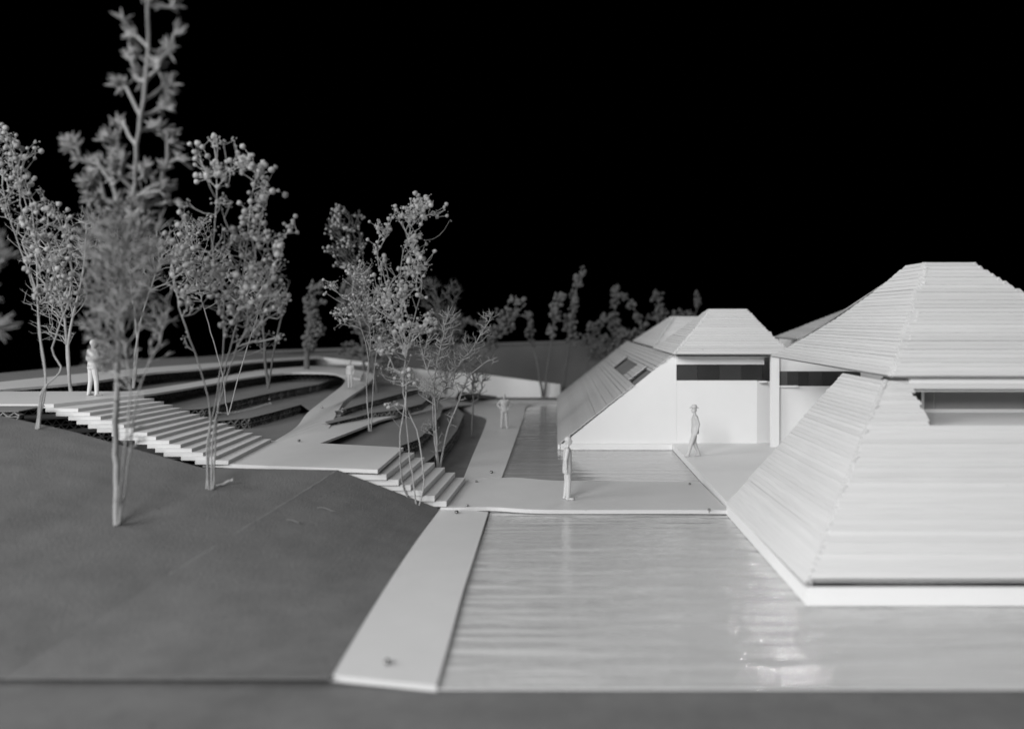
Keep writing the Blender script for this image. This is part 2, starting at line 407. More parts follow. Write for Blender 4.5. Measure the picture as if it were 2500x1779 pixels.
# footbridge: a slightly warped slab across the water
nb = 26; L = []; R = []
for i in range(nb):
    t = i/(nb-1)
    xf = 1075 + (1779-1075)*t; yf = 1239 + 8*math.sin(t*2.6)*(1-t) - 5*math.exp(-((t-.17)/.1)**2) + 10*t*t*0.6
    xb = 1135 + (1709-1135)*t; yb = 1171 - 7*math.exp(-((t-.2)/.12)**2) + 5*t
    L.append(W(xb, yb, .13)); R.append(W(xf, yf, .13))
br = thing("footbridge", (0.5, 23, 0), "wide white card footbridge lying across the water channel between stairs and courtyard", "footbridge")
obj("deck", MB().ribbon(L, R, 0.1), M_WHITE, br)

# ------------------------------------------------------------------ stairs
def slab(parent, q, th, name="tread"):
    return obj(name, MB().prism(q, th), M_WHITE, parent)
st = thing("staircase", (-3.8, 21, 0), "short flight of white card steps from the footbridge up to the landing", "stairs")
n = 6
for i in range(n):
    z = .13 + (1.2-.13)*(i+1)/(n+1); t = i/(n-1)
    fx, fd = 1090 + (944-1090)*t, 21.3 - .35*t
    bx, by = 1136 + (1012-1136)*t, 1165 + (1104-1165)*t
    a = Vector(((fx-CX)*fd/F, fd, z)); b = W(bx, by, z)
    wd = 0.66 + .5*t*t
    j = RND.uniform(-.03, .03)
    slab(st, [a + Vector((-wd, j, 0)), a + Vector((0, j, 0)), b, b + Vector((-wd, 0, 0))], 0.142)
st = thing("staircase", (-11, 22, 1), "long flight of overlapping white card steps rising left from the landing to the upper platform", "stairs")
n = 14
for i in range(n):
    t = i/(n-1); z = 1.3 + (2.5-1.3)*t
    a = W(553 + (190-553)*t + RND.uniform(-5, 5), 1124 + (997-1124)*t, z)
    b = W(663 + (378-663)*t + RND.uniform(-3, 3), 1071 + (972-1071)*t, z)
    wd = 0.92 + RND.uniform(-.06, .12)
    slab(st, [a + Vector((-wd, RND.uniform(-.05, .05), 0)), a, b, b + Vector((-wd, 0, 0))], 0.105)

# retaining wall at the back, backing board
rw = MB(); top = [(-15.4, 2.62), (-12.1, 2.25), (-9.3, 1.85), (-6.7, 1.62), (-4.8, 1.5), (0.26, 0.84)]
for (x0, z0), (x1, z1) in zip(top, top[1:]):
    rw.hexa([(x0, 52.6, max(-.04, 0)), (x1, 52.6, 0), (x1, 52.6, z1), (x0, 52.6, z0)], (0, 0.18, 0))
rwo = obj("retaining_wall", rw, M_WALL); tag(rwo, "long low white card wall sloping down to the right behind the water", "low wall")
bk = thing("backing_board", (-6, 60, 0), "tall gray board standing upright along the far edge of the model", "board")
def bz(x): return 5 - (858 + (836-858)*((x+20)/24) - 780)*60.5/2000
obj("panel", MB().hexa([(-34, 60.5, -0.04), (3.95, 60.5, -0.04), (3.95, 60.5, bz(3.95)), (-34, 60.5, bz(-30) - .4)], (0, .25, 0)), M_BACK, bk)
obj("top_edge", MB().hexa([(-24, 60.75, bz(-24) - .1), (3.95, 60.75, bz(3.95) + .01), (3.95, 60.75, bz(3.95) + .25), (-24, 60.75, bz(-24) + .1)], (0, .4, 0)), M_BACK, bk)

# ------------------------------------------------------------------ roofs and houses
def plane_frame(A, B, Cc, Dd): # eave-left, eave-right, top-right, top-left
    n = (Vector(B)-Vector(A)).cross(Vector(Dd)-Vector(A)).normalized()
    return n
def lay_boards(roof, q, n, m, th=0.045, lift=0.02, jit=0.05, sag=0.0, cut=None, gap=0.0, inset=(0, 0), wig=0.008, lap=1.1, gaps=(1, 1, 1, 1, 1, 1, .95, .9)):
    """courses of strips on a slope q = eave-left, eave-right, top-right, top-left (seen from outside)"""
    A, B, Cc, Dd = [Vector(p) for p in q]
    nrm = (B-A).cross(Dd-A).normalized()
    def edge(p, t, s): # slope point at height fraction t with sag
        return p + nrm*(-sag*4*t*(1-t))
    for k in range(n):
        t0 = k/n; t1 = min(1.0, (k + lap*RND.choice(gaps))/n); tm = (k+0.35)/n
        ls = A.lerp(Dd, tm); rs = B.lerp(Cc, tm)
        al = (rs-ls).normalized()
        spans = [(0, 1)]
        if cut: spans = cut((k+.5)/n, ls, rs)
        for (s0, s1) in spans:
            p0 = ls.lerp(rs, s0) + al*(RND.uniform(-jit, jit*.6) + (inset[0] if s0 == 0 else 0))
            p1 = ls.lerp(rs, s1) + al*(RND.uniform(-jit*.6, jit) - (inset[1] if s1 == 1 else 0))
            if (p1-p0).dot(al) < 0.1: continue
            up = ((Dd+Cc)/2 - (A+B)/2)
            bot = up*(t0 - tm); tp = up*(t1 - tm)
            so0 = nrm*(-sag*4*t0*(1-t0)); so1 = nrm*(-sag*4*t1*(1-t1))
            w0 = RND.uniform(-wig, wig); w1 = RND.uniform(-wig, wig)
            lo = nrm*(lift + RND.uniform(0, .02)); hi = nrm*0.006
            ub = up.normalized()
            q4 = [p0 + bot + lo + so0 + ub*w0, p1 + bot + lo + so0 + ub*w1, p1 + tp + hi + so1, p0 + tp + hi + so1]
            mb = MB().hexa(q4, nrm*th)
            ln = (p1-p0).length; wd = up.length*(t1-t0)
            u = [(0, 0), (ln, 0), (ln, wd), (0, wd)]
            mb.uv = u + u
            obj("board", mb, m, roof)

def sheath(q, th=0.05):
    A, B, Cc, Dd = [Vector(p) for p in q]
    nrm = (B-A).cross(Dd-A).normalized()
    return MB().hexa([A, B, Cc, Dd], -nrm*th)

def hip_roof(parent, el, er_, ef, eb, ze, tl, tr, tf, tb, zt, n, m, sides="FLR", sag=(0, 0, 0), nl=None):
    """truncated hip roof; eave rectangle and top rectangle"""
    a, b, c, d = (el, ef, ze), (er_, ef, ze), (er_, eb, ze), (el, eb, ze)
    e, f, g, h = (tl, tf, zt), (tr, tf, zt), (tr, tb, zt), (tl, tb, zt)
    roof = MB()
    for q, sg in (((a, b, f, e), sag[0]), ((d, a, e, h), sag[1]), ((b, c, g, f), sag[2]), ((c, d, h, g), 0)):
        A, B, Cc, Dd = [Vector(p) for p in q]; nr = (B-A).cross(Dd-A).normalized()
        rows = [(A.lerp(Dd, t/12) - nr*(sg*4*t/12*(1-t/12) + .012), B.lerp(Cc, t/12) - nr*(sg*4*t/12*(1-t/12) + .012)) for t in range(13)]
        for (l0, r0), (l1, r1_) in zip(rows, rows[1:]): roof.add([l0, r0, r1_, l1], [(0, 1, 2, 3)])
    roof.add([e, f, g, h, a, b, c, d], [(0, 1, 2, 3), (7, 6, 5, 4)])
    r = obj("roof", roof, M_SHEATH, parent, fix=False)
    if "F" in sides: lay_boards(r, (a, b, f, e), n, m, sag=sag[0])
    if "L" in sides: lay_boards(r, (d, a, e, h), nl or n, m, sag=sag[1])
    if "R" in sides: lay_boards(r, (b, c, g, f), n, m, sag=sag[2])
    return r

# ---- near house (right foreground)
h1 = thing("hip_roofed_house", (10, 20, 0), "large white house in the right foreground with two tiers of board roof", "house")
X0, D0, D1, XT, DT, ZT, ZF = 4.4, 14.35, 21.05, 7.4, 18.4, 3.6, 0.42
XR = 15.6
# fascia boards and base
obj("fascia", MB().box((4.36, 14.28, 0.012), (15.7, 14.36, 0.33)), M_WALL, h1)
obj("fascia", MB().box((4.36, 14.362, 0.012), (4.44, 21.0, 0.30)), M_WALL, h1)
def frontz(d): return ZF + (d-14.42)*(ZT-ZF)/(DT-14.42)
r1 = obj("lower_roof", MB().add(
    # left slope skin
    [(4.5, 14.48, .34), (4.5, 21.0, .30), (XT, 21.0, ZT-.06), (XT+.02, DT+.05, ZT-.06)], [(0, 1, 2, 3)]).add(
    # front slope skin around the window slot
    [(4.5, 14.48, .36), (XR, 14.48, .36), (XR, 17.3, frontz(17.3)-.06), (6.6, 17.3, frontz(17.3)-.06)], [(0, 1, 2, 3)]).add(
    [(6.6, 17.3, frontz(17.3)-.06), (7.88, 17.3, frontz(17.3)-.06), (7.88, DT, ZT-.06), (XT, DT, ZT-.06)], [(0, 1, 2, 3)]).add(
    [(7.88, 18.22, frontz(18.22)-.06), (XR, 18.22, frontz(18.22)-.06), (XR, DT+.1, ZT-.02), (7.88, DT+.1, ZT-.02)], [(0, 1, 2, 3)]), M_SHEATH, h1)
lay_boards(r1, ((4.4, 21.05, .22), (4.4, 14.42, .34), (XT, DT, ZT), (XT, 21.05, ZT)), 42, M_BOARD, th=.035, lift=.02, jit=.06, inset=(0, -.05))
def slot(t, ls, rs):
    d = ls.y
    if 17.3 < d < 18.2:
        s = (7.88 + RND.uniform(-.06, .06) - ls.x)/(rs.x-ls.x); return [(0, s)]
    return [(0, 1)]
lay_boards(r1, ((4.5, 14.42, ZF), (XR-.1, 14.42, ZF), (12.7, DT, ZT), (XT+.02, DT, ZT)), 40, M_BOARD, th=.035, lift=.008, jit=.03, cut=slot, inset=(-.01, 0))
# window slot: sill shelf, window band, head boards
obj("hip_filler", MB().tube([(4.46, 14.47, .36), (7.41, 18.42, 3.6)], .075, 8), M_SHEATH, r1)
obj("sill", MB().hexa([(7.9, 17.32, 2.70), (13.5, 17.32, 2.70), (13.5, 19.6, 2.78), (7.9, 19.6, 2.78)], (0, 0, -.06)), M_WALL, h1)
wd = obj("window", MB().box((7.86, 19.62, 2.70), (13.5, 19.7, 2.86)).box((7.86, 19.62, 3.46), (13.5, 19.7, 3.7)), M_WALL, h1)
for x0, x1, k in ((7.9, 8.75, 2), (8.83, 9.05, 3), (9.07, 11.2, 3), (11.22, 13.4, 3)):
    obj("pane", MB().box((x0, 19.63, 2.86), (x1, 19.66, 3.46)), M_PANES[k], wd)
obj("wall", MB().hexa([(7.86, 17.3, 2.4), (7.86, 19.7, 2.4), (7.86, 19.7, 3.6), (7.86, 18.3, 3.5)], (-.05, 0, 0)), M_WALL, h1)
obj("gable_wall", MB().prism([(4.5, 20.9, .2), (7.5, 20.9, .2), (7.5, 20.95, .2)], .05).hexa([(4.48, 20.95, .25), (7.55, 20.95, .25), (7.55, 20.95, ZT-.08), (7.38, 20.95, ZT-.08)], (0, -.05, 0)), M_WALL, h1)
obj("head_beam", MB().box((7.9, 18.3, 3.54), (13.6, 18.42, 3.70)), M_WALL, h1)
obj("core_wall", MB().box((11.0, 20.3, .2), (13.0, 27.4, 3.66)), M_WALL, h1)
hip_roof(h1, 7.42, 13.6, 18.15, 28.2, 3.72, 9.42, 10.6, 20.9, 21.9, 6.42, 28, M_BOARD, "FLR", sag=(0.05, 0.17, 0.10), nl=30)

# ---- second house
h2 = thing("gabled_house", (4, 31, 0), "white house across the courtyard with a triangular gable wall and a dark window strip", "house")
def g2(x): return .17 + (x-.12)*(3.62-.17)/(4.5-.12)
obj("gable_wall", MB().add([(x, y, z) for y in (31.5, 31.58) for x, z in ((.16, .15), (4.62, .15), (4.62, 3.69), (4.5, 3.65))], [(0,1,2,3),(7,6,5,4),(0,4,5,1),(1,5,6,2),(2,6,7,3),(3,7,4,0)]), M_WALL, h2)
obj("fascia", MB().box((.16, 31.36, .012), (4.44, 31.48, .24)), M_WALL, h2)
obj("side_fascia", MB().box((.06, 31.5, .012), (.14, 51.5, .2)), M_WALL, h2)
obj("front_wall", MB().box((4.624, 31.495, .2), (7.72, 31.57, 2.66)), M_WALL, h2)
wd = obj("window", MB().box((4.624, 31.42, 3.28), (7.98, 31.55, 3.6)), M_WALL, h2)
xs = [4.64, 5.42, 6.28, 7.12, 7.93]
for k, c in enumerate((1, 0, 1, 0)):
    obj("pane", MB().box((xs[k] + .003, 31.52, 2.661), (xs[k+1] - .003, 31.545, 3.28)), M_PANES[c], wd)
obj("post", MB().box((8.02, 30.55, .2), (8.32, 30.75, 3.62)), M_WALL, h2)
obj("return_wall", MB().hexa([(7.722, 31.5, .2), (8.3, 31.66, .2), (8.3, 31.66, 2.62), (7.722, 31.5, 2.62)], (0, .06, 0)), M_WALL, h2)
obj("side_wall", MB().box((8.322, 30.8, .2), (11.5, 30.9, 2.5)), M_WALL, h2)
obj("sill", MB().box((7.76, 31.2, 2.60), (8.015, 31.49, 2.66)), M_WALL, h2)
obj("sill", MB().box((8.325, 30.62, 2.47), (9.05, 30.797, 2.53)), M_WALL, h2)
wd = obj("window", MB().box((8.322, 30.78, 3.06), (11.5, 30.92, 3.55)), M_WALL, h2)
xs = [8.33, 8.7, 9.1, 9.5, 10.0, 10.6, 11.45]
for k, c in enumerate((2, 1, 0, 1, 0, 1)):
    obj("pane", MB().box((xs[k] + .003, 30.82, 2.5), (xs[k+1] - .003, 30.85, 3.06)), M_PANES[c], wd)
obj("back_wall", MB().box((4.7, 36.4, 0), (11.5, 36.5, 3.6)), M_WALL, h2)
obj("ceiling", MB().box((4.64, 31.3, 3.56), (11.4, 36.3, 3.6)), M_WALL, h2)
# long lower slope facing the water
r2 = obj("lower_roof", MB(), M_SHEATH, h2) if False else None
def sl(x, d, dz=-.05): return (x, d, g2(x) + dz)
sk = MB()
def pan(x0, x1, d0, d1): sk.add([sl(x0, d0), sl(x0, d1), sl(x1, d1), sl(x1, d0)], [(0, 1, 2, 3)])
pan(.2, 3.0, 31.55, 51.4); pan(3.72, 4.5, 31.55, 51.4); pan(3.0, 3.72, 43.2, 51.4); pan(3.0, 3.72, 33.9, 36.4)
r2 = obj("lower_roof", sk, M_SHEATH, h2, fix=False)
def holes(t, ls, rs):
    x = ls.x
    if 3.0 < x < 3.72:
        f = lambda d: (51.4 - d)/(51.4-31.5)
        return [(0, f(43.2)), (f(36.4), f(33.9))]
    return [(0, 1)]
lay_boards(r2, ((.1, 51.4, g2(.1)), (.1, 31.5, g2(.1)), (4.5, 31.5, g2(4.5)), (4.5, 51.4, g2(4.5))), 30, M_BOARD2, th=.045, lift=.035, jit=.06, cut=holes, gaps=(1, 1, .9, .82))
obj("skylight", MB().add([sl(2.9, 31.6, -.14), sl(2.9, 43.6, -.14), sl(3.8, 43.6, -.14), sl(3.8, 31.6, -.14)], [(0, 1, 2, 3)]), M_PANES[4], h2, fix=False)
hip_roof(h2, 4.36, 8.66, 30.35, 36.7, 3.7, 6.05, 7.42, 32.05, 32.45, 5.38, 19, M_BOARD, "FLR", sag=(0, .03, .02))

# ---- third house behind, fourth roof at the back
h3 = thing("hip_roofed_house", (7, 46, 0), "blurred white hip roof rising directly behind the second house", "house")
obj("wall", MB().box((5.3, 41.4, 0), (10.5, 50, 3.6)), M_WALL, h3)
hip_roof(h3, 4.92, 11, 41, 52.5, 3.6, 6.12, 9, 42.4, 43.6, 5.13, 14, M_BOARD, "FL")
h4 = thing("hip_roofed_house", (15, 38, 0), "gray sloping roof glimpsed behind the big foreground roof", "house")
obj("wall", MB().box((11.4, 36.5, 0), (18, 42, 4.1)), M_WALL, h4)
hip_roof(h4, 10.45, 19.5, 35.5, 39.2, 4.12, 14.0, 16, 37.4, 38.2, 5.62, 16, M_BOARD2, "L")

# ------------------------------------------------------------------ pins
def pin(px, py, z, r, label, holes=False):
    p = W(px, py, z)
    o = thing("pin", p, label, "pin", "steel pins holding the card")
    obj("head", MB().ball((p.x, p.y, p.z + r*.75), r, 2, (1, 1, .8)), M_PIN, o, True)
    obj("needle", MB().tube([p + Vector((0, 0, -.05)), p + Vector((0, 0, r*.5))], r*.25, 6), M_PIN, o)
for a in ((1163, 1177, .13, .04, "steel pin at the back left corner of the footbridge deck"),
          (1141, 1236, .13, .04, "steel pin at the front left corner of the footbridge deck"),
          (1115, 1253, .08, .055, "steel pin at the far end of the near path, in front of the bridge"),
          (1684, 1183, .13, .04, "steel pin at the back right corner of the footbridge deck"),
          (1731, 1246, .13, .04, "steel pin at the front right corner of the footbridge deck"),
          (1200, 1155, .06, .055, "steel pin on the far path just behind the footbridge"),
          (730, 1078, 1.21, .05, "steel pin where the landing meets the curved path"),
          (945, 1620, .09, .05, "blurred steel pin near the front end of the near path"),
          (786, 996, 1.55, .045, "steel pin halfway up the curved path to the loop")):
    pin(*a)

# ------------------------------------------------------------------ people
def capsule(mb, p0, r0, p1, r1, n=10):
    p0 = Vector(p0); p1 = Vector(p1); d = p1-p0; L = d.length
    t = d.normalized(); pts = []; rad = []
    for a in (-80, -55, -25, 0):
        a = math.radians(a); pts.append(p0 + t*(math.sin(a)*r0)); rad.append(math.cos(a)*r0)
    for a in (0, 25, 55, 80):
        a = math.radians(a); pts.append(p1 + t*(math.sin(a)*r1)); rad.append(math.cos(a)*r1)
    mb.tube(pts, rad, n)
def person(name_label, loc, height, yaw, legs, arms, coat=None, hat=False, hair=True, hips=0.92, head_turn=0):
    """one moulded figure: legs/arms are lists of joints, faces +X before turning by yaw"""
    k = height/1.75
    root = thing("person", loc, name_label, "person", "moulded scale figures")
    B = MB()
    for (kn, an, toe) in legs:
        y = an[1]; sy = 1 if y > 0 else -1
        capsule(B, (0, .085*sy, hips), .1, kn, .078); capsule(B, kn, .076, an, .058)
        a = Vector(an); capsule(B, a + Vector((-.03, 0, -.045)), .04, a + Vector(toe), .034)
    B.ball((0, 0, .97), 1, 2, (.115, .165, .13)); B.ball((0, 0, 1.12), 1, 2, (.10, .145, .16)); B.ball((.01, 0, 1.28), 1, 2, (.12, .18, .19))
    capsule(B, (0, -.14, 1.41), .06, (0, .14, 1.41), .06)
    capsule(B, (0, 0, 1.43), .056, (.02, 0, 1.55), .05)
    hd = MB(); hc = Vector((.03, 0, 1.635))
    hd.ball(hc, 1, 2, (.095, .076, .118)); hd.ball(hc + Vector((.03, 0, -.05)), 1, 2, (.07, .058, .07))
    capsule(hd, hc + Vector((.088, 0, .015)), .011, hc + Vector((.108, 0, -.02)), .017, 8)
    for sy in (-1, 1):
        hd.ball(hc + Vector((.0, .077*sy, -.005)), 1, 1, (.025, .012, .034))
        hd.ball(hc + Vector((.084, .032*sy, .018)), .014, 1)
    capsule(hd, hc + Vector((.088, -.02, -.055)), .009, hc + Vector((.088, .02, -.055)), .009, 8)
    ca, sa = math.cos(head_turn), math.sin(head_turn)
    hd.v = [((x-.02)*ca - y*sa + .02, (x-.02)*sa + y*ca, z) for x, y, z in hd.v]
    B.add(hd.v, hd.f)
    Cm = MB()
    for (el, wr) in arms:
        sy = 1 if el[1] > 0 else -1; sh = (0, .185*sy, 1.40)
        capsule(B, sh, .054, el, .043); capsule(B, el, .042, wr, .03)
        w_ = Vector(wr); d = (w_ - Vector(el)).normalized(); side = Vector((1, 0, 0)) - d*d.x; side.normalize()
        palm = w_ + d*.05
        capsule(B, w_, .028, palm + d*.02, .03)
        for i, ln in enumerate((.075, .085, .08, .06)):
            b0 = palm + side*(.026 - .0175*i) + d*.02; b1 = b0 + d*ln*.55; b2 = b1 + d*ln*.4 + Vector((0, -sy*.018, 0))
            capsule(B, b0, .0105, b1, .0098, 6); capsule(B, b1, .0098, b2, .0085, 6)
        t0 = w_ + d*.02 + side*.025; capsule(B, t0, .012, t0 + side*.03 + d*.04, .0095, 6)
        if coat: capsule(Cm, sh, .066, el, .056); capsule(Cm, el, .055, w_ - d*.02, .044)
    if coat:
        hem, flare = coat
        rings = [(1.455, .06, .085), (1.43, .085, .17), (1.36, .115, .205), (1.2, .13, .19), (1.05, .122, .168), (.92, .14, .185), (hem, .14*flare, .18*flare), (hem, .10, .14)]
        b0 = len(Cm.v); nn = 20
        for z, rx, ry in rings:
            for j in range(nn):
                a = 2*math.pi*j/nn; Cm.v.append((math.cos(a)*rx, math.sin(a)*ry, z))
        for i in range(len(rings)-1):
            for j in range(nn):
                a = b0+i*nn+j; b = b0+i*nn+(j+1) % nn; Cm.f.append((a, b, b+nn, a+nn))
        Cm.f.append(tuple(b0+j for j in range(nn))); Cm.f.append(tuple(b0+(len(rings)-1)*nn+j for j in range(nn-1, -1, -1)))
    Hm = MB()
    if hat:
        c = hc + Vector((0, 0, .06))
        for ring in ([(.165, 0), (.168, .012), (.10, .022), (.096, .07), (.085, .115), (.05, .125)],):
            b0 = len(Hm.v); nn = 20
            for r, z in ring:
                for j in range(nn):
                    a = 2*math.pi*j/nn; Hm.v.append((c.x + math.cos(a)*r, c.y + math.sin(a)*r*.9, c.z + z + .02*abs(math.sin(a))*(r > .15)))
            for i in range(len(ring)-1):
                for j in range(nn):
                    a = b0+i*nn+j; b = b0+i*nn+(j+1) % nn; Hm.f.append((a, b, b+nn, a+nn))
            Hm.f.append(tuple(b0+j for j in range(nn-1, -1, -1))); Hm.f.append(tuple(b0+(len(ring)-1)*nn+j for j in range(nn)))
    elif hair:
        Hm.ball(hc + Vector((-.018, 0, .03)), 1, 2, (.098, .086, .105), .03)
        Hm.v = [v for v in Hm.v]
    R = Matrix.Rotation(yaw, 3, 'Z')
    def place(mb):
        mb.v = [tuple(Vector(loc) + (R @ Vector(p))*k) for p in mb.v]; return mb
    def part(nm, mb, vox):
        if not mb.v: return
        o = obj(nm, place(mb), M_FIG, root, True)
        md = o.modifiers.new("Remesh", 'REMESH'); md.mode = 'VOXEL'; md.voxel_size = vox*k; md.use_smooth_shade = True
        sm = o.modifiers.new("Smooth", 'SMOOTH'); sm.factor = 0.5; sm.iterations = 2
    part("body", B, .0085); part("coat", Cm, .016)
    if hat: obj("hat", place(Hm), M_FIG, root, True)
    else: part("hair", Hm, .012)
LEG_ST = [((-.01, .085, .5), (-.06, .085, .085), (.13, .01, -.05)), ((.035, -.085, .5), (.02, -.085, .085), (.13, -.01, -.05))]
ARM_DN = [((-.03, .235, 1.13), (.03, .225, .88)), ((-.03, -.235, 1.13), (.04, -.225, .88))]
person("white figure in a knee length coat standing on the footbridge, facing right", W(1385, 1219, .13), 1.70, 0.0, LEG_ST,
       [((-.05, .23, 1.14), (-.02, .2, .88)), ((-.05, -.235, 1.14), (-.03, -.21, .88))], (.74, 1.0))
person("white figure with a brimmed hat striding left across the courtyard", W(1697, 1114, .25), 1.73, math.pi, 
       [((.14, .08, .50), (.26, .08, .085), (.12, .0, -.045)), ((.02, -.08, .5), (-.14, -.08, .085), (.12, 0, -.05))],
       [((-.09, .22, 1.15), (-.03, .2, .9)), ((-.06, -.22, 1.14), (.03, -.2, .9))], (.80, .95), hat=True, hips=.9)
ARM_HIP = [((-.10, .34, 1.18), (.06, .2, 1.0)), ((-.10, -.34, 1.18), (.06, -.2, 1.0))]
person("white figure with hands on hips standing on the far path beside the water", W(1231, 1045, .06), 1.56, -math.pi/2 + .15,
       [((.02, .11, .5), (-.02, .14, .085), (.13, .03, -.05)), ((.02, -.11, .5), (-.02, -.14, .085), (.13, -.03, -.05))], ARM_HIP, (.82, 1.0))
person("small blurred figure standing where the curved path meets the loop", W(855, 946, 1.95), 1.18, -math.pi/2, LEG_ST, ARM_DN, (.85, 1.0), hat=True)
person("white figure in a jacket on the upper platform behind the tall feathery tree", W(226, 966, 2.6), 1.76, math.pi/2 - .5,
       [((.02, .12, .5), (-.02, .16, .085), (.13, .03, -.05)), ((.05, -.12, .5), (.02, -.18, .085), (.13, -.03, -.05))],
       [((.0, .26, 1.15), (.14, .2, .98)), ((.0, -.26, 1.15), (.14, -.2, .98))], (.84, 1.0))

# ------------------------------------------------------------------ trees
def grow(trunks, attr, bf=0.25, step=0.22, bow=0.10, rng=None, down=1.6):
    """greedy balanced spanning tree from trunk polylines to attractor points -> nodes, parents"""
    P = []; par = []; pl = []
    for t in trunks:
        first = True
        for a, b in zip(t, t[1:]):
            a = np.array(a); b = np.array(b); n = max(1, int(np.linalg.norm(b-a)/step))
            for i in range(0 if first else 1, n+1):
                p = a + (b-a)*i/n
                if first and i == 0: P.append(p); par.append(-1); pl.append(0.0)
                else: P.append(p + rng.normal(0, step*.04, 3)); par.append(len(P)-2); pl.append(pl[-1] + np.linalg.norm(P[-1]-P[-2]))
            first = False
    root = P[0].copy()
    cap = len(P) + len(attr)*14 + 10
    A = np.zeros((cap, 3)); A[:len(P)] = P; n = len(P); PL = np.zeros(cap); PL[:n] = pl
    tips = []
    # nearest to the trunks first
    d0 = np.array([np.min(np.linalg.norm(np.array(P) - a, axis=1)) for a in attr])
    for ai in np.argsort(d0):
        a = attr[ai]
        dv = a - A[:n]; d = np.linalg.norm(dv, axis=1)
        cost = d + bf*PL[:n] + down*np.maximum(0, -dv[:, 2] + 0.15*d)
        j = int(np.argmin(cost)); L = d[j]
        k = max(1, min(12, int(L/step)))
        off = rng.normal(0, 1, 3); off[2] -= 0.8; off *= bow*L
        prev = j
        for i in range(1, k+1):
            t = i/k; p = A[j]*(1-t) + a*t + off*4*t*(1-t)*.5
            A[n] = p; PL[n] = PL[prev] + np.linalg.norm(p - A[prev]); par.append(prev); prev = n; n += 1
        tips.append(prev)
    return A[:n], np.array(par), tips, np.argsort(d0)

def tubes(A, par, r, sel, n=4):
    """numpy batch of n-sided tapered tubes for nodes in sel (each to its parent)"""
    idx = np.array([i for i in sel if par[i] >= 0]); 
    if len(idx) == 0: return MB()
    a = A[par[idx]]; b = A[idx]; t = b-a; ln = np.linalg.norm(t, axis=1, keepdims=True) + 1e-9; t = t/ln
    ref = np.tile(np.array([[0.31, 0.9, 0.2]]), (len(idx), 1)); u = np.cross(t, ref); u /= np.linalg.norm(u, axis=1, keepdims=True) + 1e-9
    v = np.cross(t, u)
    ra = np.minimum(r[par[idx]], r[idx]*1.5)[:, None]; rb = r[idx][:, None]
    rows = []
    for (c, rr) in ((a, ra), (b, rb)):
        for j in range(n):
            g = 2*math.pi*j/n; rows.append(c + (u*math.cos(g) + v*math.sin(g))*rr)
    V = np.stack(rows, 1).reshape(-1, 3)
    mb = MB(); mb.v = V
    f = []
    for i in range(len(idx)):
        o = i*2*n
        for j in range(n): f.append((o+j, o+(j+1) % n, o+n+(j+1) % n, o+n+j))
    mb.f = f
    return mb

def np_obj(name, V, Fc, m, parent, smooth=True):
    me = bpy.data.meshes.new(name); o3 = np.array(org(parent))
    me.from_pydata((np.asarray(V) - o3).tolist(), [], Fc); me.materials.append(m)
    if smooth: me.polygons.foreach_set("use_smooth", [True]*len(me.polygons))
    o = bpy.data.objects.new(name, me); COL.objects.link(o); o.parent = parent; ORG[o.name] = Vector(o3)
    return o

_ico = MB().ball((0, 0, 0), 1, 1)  # 42-vertex ball
ICO_V = np.array(_ico.v); ICO_F = _ico.f
def bud_mesh(i):
    g = np.random.default_rng(100+i); mb = MB()
    bm = bmesh.new(); bmesh.ops.create_icosphere(bm, subdivisions=2, radius=1)
    for v in bm.verts:
        a = math.atan2(v.co.y, v.co.x); k = 1 + .15*math.sin(5*a + i) * (0.4 + abs(v.co.z)) + g.normal(0, .05)
        if v.co.z > .72: k *= .86 + .12*math.sin(5*a)
        v.co *= k; v.co.z *= 1.08
    me = bpy.data.meshes.new("bud"); bm.to_mesh(me); bm.free()
    me.materials.append(M_BUD); me.polygons.foreach_set("use_smooth", [True]*len(me.polygons)); return me
BUDS = [bud_mesh(i) for i in range(5)]

